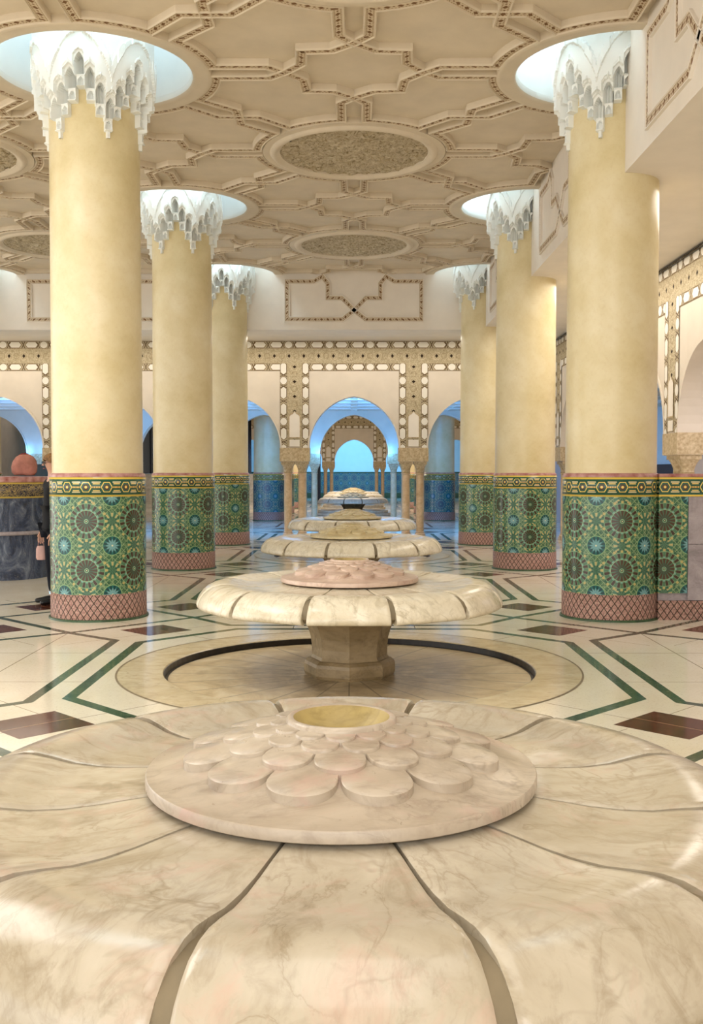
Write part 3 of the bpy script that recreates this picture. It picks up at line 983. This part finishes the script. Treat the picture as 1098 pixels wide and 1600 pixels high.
o = floor_basin('floor_basin', .522, 'round marble floor basin under the foreground fountain')
for y, lb in ((1.475, 'dark-stained round floor basin with radial joints under the second fountain'), (2.475, 'round marble floor basin under the third fountain'), (3.475, 'round marble floor basin under the fourth fountain')):
    c = copy_tree(o); c.location = (FX*S, y*S, 0); tag(c, lb)
# stepped plinths of the distant fountains
st0 = None
for i, y in enumerate((6.35, 7.35, 8.35)):
    if i == 0:
        st0 = empty('stepped_plinth', (0, 0, 0))
        for (R, z0, z1) in ((1.30, 0, .09), (1.24, .10, .18), (1.16, .19, .26)):
            a = MB(); a.lathe([(R-.1, z0), (R, z0), (R, z1-.015), (R-.015, z1), (.42, z1), (.42, z0)], 64); a.build('step', MT['marble'], st0, auto=40)
        st = st0
    else: st = copy_tree(st0)
    st.location = (FX*S, y*S, 0)
    tag(st, 'low stepped round marble plinth under the %s distant fountain' % ('first', 'second', 'third')[i], 'plinth', 'stepped plinths in the far hall')

# ------------------------------------------------------------------ low wall on the right, beside the nearest right column
YP = 1.945*S
root = empty('low_wall', (.59*S, YP, 0)); tag(root, 'low grey marble wall with gold tile band, beside the nearest right column', 'wall')
def lb(name, x0, x1, z0, z1, m, d=0, parent=None, uv=False):
    a = MB(); W = 0
    X0, X1 = x0, x1
    vs = [(X0, -d, z0), (X1, -d, z0), (X1, .3, z0), (X0, .3, z0), (X0, -d, z1), (X1, -d, z1), (X1, .3, z1), (X0, .3, z1)]
    f = [(0,3,2,1),(4,5,6,7),(0,1,5,4),(1,2,6,5),(2,3,7,6),(3,0,4,7)]
    uu = [[(vs[i][0]/3.06, vs[i][2]) for i in q] for q in f]
    a.add(vs, f, 0, uu); return a.build(name, m, parent or root, uv=True)
XE = XR-.59*S-.005
x_s = -.06
lb('core', x_s+.01, XE, 0, 1.45, MT['grey'], -.03)
lb('tile_band', x_s, XE, 1.256, 1.452, MT['band'], 0)
lb('coping', x_s, XE, 1.453, 1.485, MT['rim'], .004)
lb('zellige_panel', x_s, .235, .273, 1.255, MT['zel'], 0)
lb('upper_slab', .24, XE, .775, 1.253, MT['grey'], .004)
lb('lower_slab', .24, XE, .20, .770, MT['grey'], .006)
lb('brick_plinth', x_s, XE, .0, .195, MT['net'], .008)

# ------------------------------------------------------------------ dark tiled drum on the left
def m_drum():
    M = Mat('dark_glazed_drum', .25, .5)
    n = M.noise(3.0, 7, .65, 3.0, stretch=(1, 1, .6)); n2 = M.noise(22, 5, .7, 2)
    c = M.ramp(n, [(.3, '0F1422'), (.45, '22304A'), (.58, '4A5468'), (.72, '7C8694')])
    c = M.mix(fmax(0.0, n2-.55)*2.0, c, 'A09A8C')
    M.base(c); M.bump(n, .7, .05); return M.m
MT['drum'] = m_drum()
def m_script():
    M = Mat('gold_ornament_on_navy', .25, .5)
    u, v, _ = M.coord('UV')
    n = M.noise(9, 3, .5, 2.5, which='UV', stretch=(9, 3, 1))
    c = M.mix(fabs(n-.5) < .035, '16203A', 'B39A5E')
    c = M.mix(fabs(fabs(v-1.25)-.098) < .011, c, 'C9AE52')
    M.base(c); return M.m
MT['script'] = m_script()
dr = empty('tiled_drum', (-.955*S, 2.76*S, 0)); tag(dr, 'dark blue glazed round drum with gold ornament band at the left edge', 'drum')
Rd = .70
lathe_uv('drum_body', [(Rd, 1.14), (Rd, .67)], MT['drum'], dr)
lathe_uv('lower_body', [(Rd-.03, .63), (Rd-.03, .03), (Rd-.02, 0)], MT['drum'], dr)
lathe_uv('ledge', [(Rd-.04, .62), (Rd+.02, .63), (Rd+.025, .65), (Rd+.02, .67), (Rd, .68)], MT['grey'], dr)
lathe_uv('gold_band', [(Rd, 1.14), (Rd+.003, 1.14), (Rd+.003, 1.36), (Rd, 1.36)], MT['script'], dr)
a = MB(); a.lathe([(Rd, 1.36), (Rd+.01, 1.37), (Rd+.01, 1.43), (Rd, 1.44), (.001, 1.445)], 64); a.build('top', MT['rim'], dr, auto=40)
# coral bag on the drum: soft slumped bag with a handle
a = MB(); N = 28; vs = []; prof = [(0.0, 0), (.13, .0), (.16, .04), (.165, .12), (.15, .20), (.115, .26), (.07, .29), (0.0, .295)]
for i, (r, z) in enumerate(prof):
    for k in range(N):
        t = 2*PI*k/N; q = 1+.10*noise.noise(Vector((math.cos(t)*1.5, math.sin(t)*1.5, z*6)))
        vs.append((r*math.cos(t)*q*1.15, r*math.sin(t)*q*.6, z+.015*noise.noise(Vector((t, z*5, 4)))))
a.add(vs, [(i*N+k, i*N+(k+1) % N, (i+1)*N+(k+1) % N, (i+1)*N+k) for i in range(len(prof)-1) for k in range(N)])
bg = empty('bag', (-.90*S, 2.80*S, 1.462)); tag(bg, 'slumped coral red cloth bag on top of the dark drum', 'bag')
a.build('bag_body', simple('coral_cloth', 'C08474', .8, .2, 8, .2, .3), bg, smooth=True)
def tube(mb, pts, r, n=10, m=0):
    P = [Vector(p) for p in pts]; vs = []
    for i, p in enumerate(P):
        d = (P[min(i+1, len(P)-1)]-P[max(i-1, 0)]).normalized()
        a_ = d.cross(Vector((0, 0, 1))); a_ = a_.normalized() if a_.length > .01 else Vector((1, 0, 0)); b_ = d.cross(a_)
        rr = r[i] if isinstance(r, list) else r
        for k in range(n):
            t = 2*PI*k/n; vs.append(p+a_*rr*math.cos(t)+b_*rr*math.sin(t))
    fs = [(i*n+k, i*n+(k+1) % n, (i+1)*n+(k+1) % n, (i+1)*n+k) for i in range(len(P)-1) for k in range(n)]
    fs += [list(range(n))[::-1], [(len(P)-1)*n+k for k in range(n)]]
    mb.add(vs, fs, m)
a = MB(); tube(a, [(-.08, 0, .26), (-.075, 0, .29), (-.03, 0, .31), (.03, 0, .31), (.075, 0, .29), (.08, 0, .26)], .008); a.build('handle', simple('red_strap', '8E2E26', .7), bg, smooth=True)

# ------------------------------------------------------------------ person behind the nearest left column
def skin_mesh(name, nodes, edges, mat, parent, sub=2, root_i=0):
    """nodes: (x,y,z,rx,ry)"""
    me = bpy.data.meshes.new(name)
    me.from_pydata([n[:3] for n in nodes], edges, []); me.update()
    o = bpy.data.objects.new(name, me); link(o, parent)
    sk = o.modifiers.new('skin', 'SKIN'); sk.use_smooth_shade = True
    if not me.skin_vertices: bpy.context.view_layer.objects.active = o
    sv = me.skin_vertices[0].data if me.skin_vertices else None
    if sv is None: return o
    for i, n in enumerate(nodes):
        sv[i].radius = (n[3], n[4] if len(n) > 4 else n[3]); sv[i].use_root = (i == root_i)
    sb = o.modifiers.new('sub', 'SUBSURF'); sb.levels = sub; sb.render_levels = sub
    dg = bpy.context.evaluated_depsgraph_get()
    nm_ = bpy.data.meshes.new_from_object(o.evaluated_get(dg)); o.modifiers.clear(); o.data = nm_
    nm_.materials.clear(); nm_.materials.append(mat)
    nm_.polygons.foreach_set('use_smooth', [True]*len(nm_.polygons))
    return o
SKIN = simple('skin', 'C99A82', .5, .08, 8); HAIR = simple('blond_hair', '9C7448', .6, .35, 40, .3, .4)
BLACK = simple('black_cloth', '15161B', .8, .3, 8, .2, .3); PANTS = simple('dark_navy_trousers', '10131E', .85, .3, 8, .2)
SHOE = simple('black_leather_shoe', '0C0C0E', .4, .2, 8)
def person(loc, rz, label):
    root = empty('person', loc, rz); tag(root, label, 'person')
    # front of the figure looks along -y
    N_, E_ = [], []
    def nd(x, y, z, rx, ry=None, par=None):
        N_.append((x, y, z, rx, ry or rx)); i = len(N_)-1
        if par is not None: E_.append((par, i))
        return i
    pel = nd(0, 0, .92, .135, .105)
    wa = nd(0, .0, 1.08, .115, .085, pel); ch = nd(0, .0, 1.28, .135, .10, wa); ut = nd(0, .01, 1.40, .10, .075, ch)
    ne = nd(0, .0, 1.47, .052, .052, ut); n2_ = nd(0, -.01, 1.53, .055, .058, ne)
    he = nd(0, -.02, 1.59, .074, .092, n2_); ht = nd(0, -.01, 1.65, .066, .082, he)
    for s in (-1, 1):
        hip = nd(s*.09, 0, .86, .085, .09, pel); kn = nd(s*.10, -.01, .48, .055, .06, hip); an = nd(s*.105, .02, .09, .036, .04, kn)
        ft = nd(s*.115, -.05, .035, .032, .03, an); nd(s*.125, -.16, .03, .03, .022, ft)
        sh = nd(s*.165, .01, 1.38, .058, .058, ut); el = nd(s*.235, .03, 1.10, .040, .040, sh)
        if s < 0: wr_ = nd(s*.25, -.06, .86, .026, .022, el)
        else: wr_ = nd(s*.24, -.06, .86, .026, .022, el)
        pm_ = nd(s*.252, -.08, .80, .016, .034, wr_)
        pe = nd(s*.255, -.09, .765, .014, .034, pm_)
        for k, (dy, ln_) in enumerate(((-.030, .060), (-.010, .070), (.010, .066), (.028, .052))):
            f1 = nd(s*.256, -.09+dy, .74, .0085, .0085, pe)
            f2 = nd(s*.25, -.092+dy, .74-ln_*.5, .008, .008, f1); nd(s*.238, -.09+dy, .74-ln_, .007, .007, f2)
        t1 = nd(s*.235, -.115, .79, .010, .010, pm_); nd(s*.225, -.135, .755, .008, .008, t1)
    body = skin_mesh('body', N_, E_, SKIN, root, 2, pel)
    # face: nose, eyes, mouth, ears as children
    f = MB()
    f.add([(-.014, -.108, 1.575), (.014, -.108, 1.575), (0, -.135, 1.578), (0, -.106, 1.62)], [(0, 1, 2), (0, 2, 3), (2, 1, 3)]); f.build('nose', SKIN, root, smooth=True)
    f = MB()
    for s in (-1, 1): f.lathe([(.001, .004), (.012, .002), (.015, -.003)], 12, (s*.032, 0, 0))
    ey = f.build('eyes', simple('eye_dark', '1A1410', .2), root); ey.rotation_euler = (PI/2, 0, 0); ey.location = (0, -.104, 1.61)
    f = MB(); tube(f, [(-.025, -.104, 1.545), (0, -.112, 1.543), (.025, -.104, 1.545)], .005, 8); f.build('mouth', simple('lips', '9A4A44', .5), root, smooth=True)
    for s in (-1, 1):
        f = MB(); tube(f, [(s*.078, -.005, 1.575), (s*.088, .005, 1.595), (s*.084, .01, 1.615)], [.006, .012, .009], 8); f.build('ear', SKIN, root, smooth=True)
    # glasses
    f = MB()
    for s in (-1, 1): tube(f, [(s*.034+.024*math.cos(t), -.118, 1.608+.018*math.sin(t)) for t in [2*PI*k/16 for k in range(17)]], .0025, 6)
    tube(f, [(-.012, -.118, 1.61), (.012, -.118, 1.61)], .002, 6)
    for s in (-1, 1): tube(f, [(s*.058, -.115, 1.61), (s*.082, .0, 1.612)], .002, 6)
    f.build('glasses', BLACK, root)
    # hair cap, from the brow over the crown to the nape
    f = MB(); NU, NV = 28, 14; vs = []
    for j in range(NV+1):
        for i in range(NU):
            t = 2*PI*i/NU; front = max(0, -math.sin(t))
            ph = (j/NV)*(PI*.62-.62*front)
            rr = .094+.004*noise.noise(Vector((t*3, ph*4, 0)))
            vs.append((rr*.93*math.sin(ph)*math.cos(t), -.012+rr*1.17*math.sin(ph)*math.sin(t), 1.625+rr*1.02*math.cos(ph)))
    f.add(vs, [(j*NU+i, j*NU+(i+1) % NU, (j+1)*NU+(i+1) % NU, (j+1)*NU+i) for j in range(NV) for i in range(NU)])
    f.build('hair', HAIR, root, smooth=True)
    # clothes follow the body
    skin_mesh('jacket', [(0, 0, .98, .16, .125), (0, 0, 1.10, .14, .108), (0, 0, 1.28, .158, .12), (0, .01, 1.40, .118, .09), (0, .0, 1.455, .062, .062),
              (-.17, .01, 1.385, .072, .072), (-.238, .03, 1.10, .054, .054), (-.250, -.055, .885, .038, .038),
              (.17, .01, 1.385, .072, .072), (.238, .03, 1.10, .054, .054), (.242, -.055, .885, .038, .038), (0, 0, .86, .165, .13)],
              [(0, 1), (1, 2), (2, 3), (3, 4), (3, 5), (5, 6), (6, 7), (3, 8), (8, 9), (9, 10), (0, 11)], BLACK, root, 2, 0)
    skin_mesh('trousers', [(0, 0, .94, .148, .12), (-.092, 0, .84, .102, .105), (-.102, -.01, .48, .074, .08), (-.106, .02, .10, .066, .07), (.092, 0, .84, .102, .105), (.102, -.01, .48, .074, .08), (.106, .02, .10, .066, .07)],
              [(0, 1), (1, 2), (2, 3), (0, 4), (4, 5), (5, 6)], PANTS, root, 2, 0)
    for s in (-1, 1):
        skin_mesh('shoe', [(s*.105, .06, .045, .042, .042), (s*.108, -.02, .048, .045, .045), (s*.118, -.12, .036, .046, .034), (s*.125, -.20, .028, .036, .026)], [(0, 1), (1, 2), (2, 3)], SHOE, root, 2, 0)
    return root
person((-.6425*S, 2.19*S, 0), math.radians(-60), 'person in black jacket and dark trousers standing half hidden behind the nearest left column')
# small pink handbag held at the hip
hb = empty('handbag', (-.6425*S-.19, 2.19*S+.12, .49)); tag(hb, 'small pale pink handbag hanging at the side of the person in black', 'handbag')
a = MB(); a.lathe([(0.001, 0), (.07, 0), (.085, .03), (.08, .16), (.06, .2), (0.001, .205)], 16); o = a.build('bag_body', simple('pink_leather', 'C9A097', .5), hb, auto=50); o.scale = (.7, .4, .8)
a = MB(); tube(a, [(-.035, 0, .145), (-.03, 0, .20), (0, 0, .225), (.03, 0, .20), (.035, 0, .145)], .005, 8); a.build('handle', simple('pink_strap', 'A87F78', .5), hb, smooth=True)
# brown shoe at the left edge
sh = empty('loafer', (-.845*S, 2.39*S, 0), math.radians(100)); tag(sh, 'single brown leather shoe on the floor at the left edge, before the dark drum', 'shoe')
def shoe_mesh():
    sec = []
    L = [(-.13, .034, .06), (-.10, .04, .075), (-.04, .04, .07), (.02, .046, .055), (.08, .05, .045), (.12, .042, .035), (.145, .02, .02)]
    vs = []; N = 16
    for (x, w, h) in L:
        for k in range(N):
            t = 2*PI*k/N; vs.append((x, w*math.cos(t), .012+h*(.5+.5*math.sin(t))))
    fs = [(i*N+k, i*N+(k+1) % N, (i+1)*N+(k+1) % N, (i+1)*N+k) for i in range(len(L)-1) for k in range(N)]
    fs += [list(range(N)), [(len(L)-1)*N+k for k in range(N)]]
    return vs, fs
v, f = shoe_mesh(); mesh_obj('upper', v, f, simple('brown_leather', '5A3222', .4), sh, smooth=True)
a = MB(); a.box(-.135, -.06, -.036, .036, 0, .02); a.box(-.06, .13, -.045, .045, .004, .014); a.build('sole', simple('tan_sole', 'B4785A', .6), sh)

# ------------------------------------------------------------------ light
def area(name, loc, size, power, color, rot=(0, 0, 0), sy=None):
    l = bpy.data.lights.new(name, 'AREA'); l.energy = power; l.color = color; l.size = size
    if sy: l.shape = 'RECTANGLE'; l.size_y = sy
    o = bpy.data.objects.new(name, l); o.location = loc; o.rotation_euler = rot; COL.objects.link(o); return o
def point(name, loc, power, color, r=.1):
    l = bpy.data.lights.new(name, 'POINT'); l.energy = power; l.color = color; l.shadow_soft_size = r
    o = bpy.data.objects.new(name, l); o.location = loc; COL.objects.link(o); return o
BLUE = (.10, .38, 1.0)
WARM = (1.0, .92, .80)
# light wells: daylight lamps in the wells
for (x, y) in wells:
    if x < -2 or (x < -1 and y < 3): continue
    p = (x*S-.62 if x > 0 else x*S+.66, y*S-.3, ZW-.35)
    area('well_lamp', (x*S+(-.76 if x > 0 else 0), y*S-.78 if x < 0 else y*S-.0, ZW-.08), .35, 8 if y < 3 else 12, (.72, .88, 1.0))
# blue lights of the corridor
for k in (-3, -2, -1, 0, 1):
    area('corridor_lamp', (k*.5*S, YA+TH+1.0, 3.2), 1.2, 75, BLUE, (math.radians(50), 0, 0), .5)
for k in (-2.25, -1.75, -1.25, -.75, -.25, .25, .75):
    for s in (-1, 1): point('blue_uplight', (k*S+s*(PW+.02), YB-.16, 2.1), 5, (.10, .42, 1.0), .04)
area('far_blue_lamp', (0, YC+TH+1.2, 4.6), 6, 320, (.14, .48, 1.0), (math.radians(45), 0, 0), 1)
area('second_hall_fill', (-.2*S, 7.8*S, 5.4), 6, 420, (1.0, .86, .70), (0, 0, 0), 10)  # added warm fill, offsets the blue light on the second hall columns
area('side_room_lamp', (1.35*S, 5.0*S, 3.9), 1.5, 200, BLUE, (0, 0, 0), 4)
area('alcove_fill', (1.08*S, 2.6*S, 4.3), .6, 110, (.92, .9, 1.0), (0, 0, 0), 8)  # added fill light that brightens the alcove wall
# unseen fill lights, added over the hall around the camera and left nave
area('hall_fill', (0, .35*S, 5.45), 3.2, 62, (1.0, .97, .92), (0, 0, 0), 5)
area('hall_fill_rear', (0, -1.2*S, 5.2), 5, 190, (1.0, .97, .92), (math.radians(20), 0, 0), 4)
area('left_nave_fill', (-1*S, 1.1*S, 5.45), 3.2, 150, (1.0, .97, .92), (0, 0, 0), 4)
# fill lights added below the aisle soffits to brighten them
area('aisle_fill', (.69*S, 2.9*S, ZS-.06), .9, 90, WARM, (0, 0, 0), 10)
area('back_aisle_fill', (-.6*S, 4.16*S, ZS-.06), 14, 75, WARM, (0, 0, 0), .3)

w = bpy.data.worlds.new('world'); scn.world = w; w.use_nodes = True
bg_ = w.node_tree.nodes['Background']; bg_.inputs[0].default_value = (1.0, .975, .94, 1); bg_.inputs[1].default_value = 1.55

vs_ = scn.view_settings
scn.display_settings.display_device = 'sRGB'
vs_.view_transform = 'Standard'; vs_.look = 'None'; vs_.exposure = 0.78; vs_.gamma = 1.0
vs_.use_curve_mapping = False
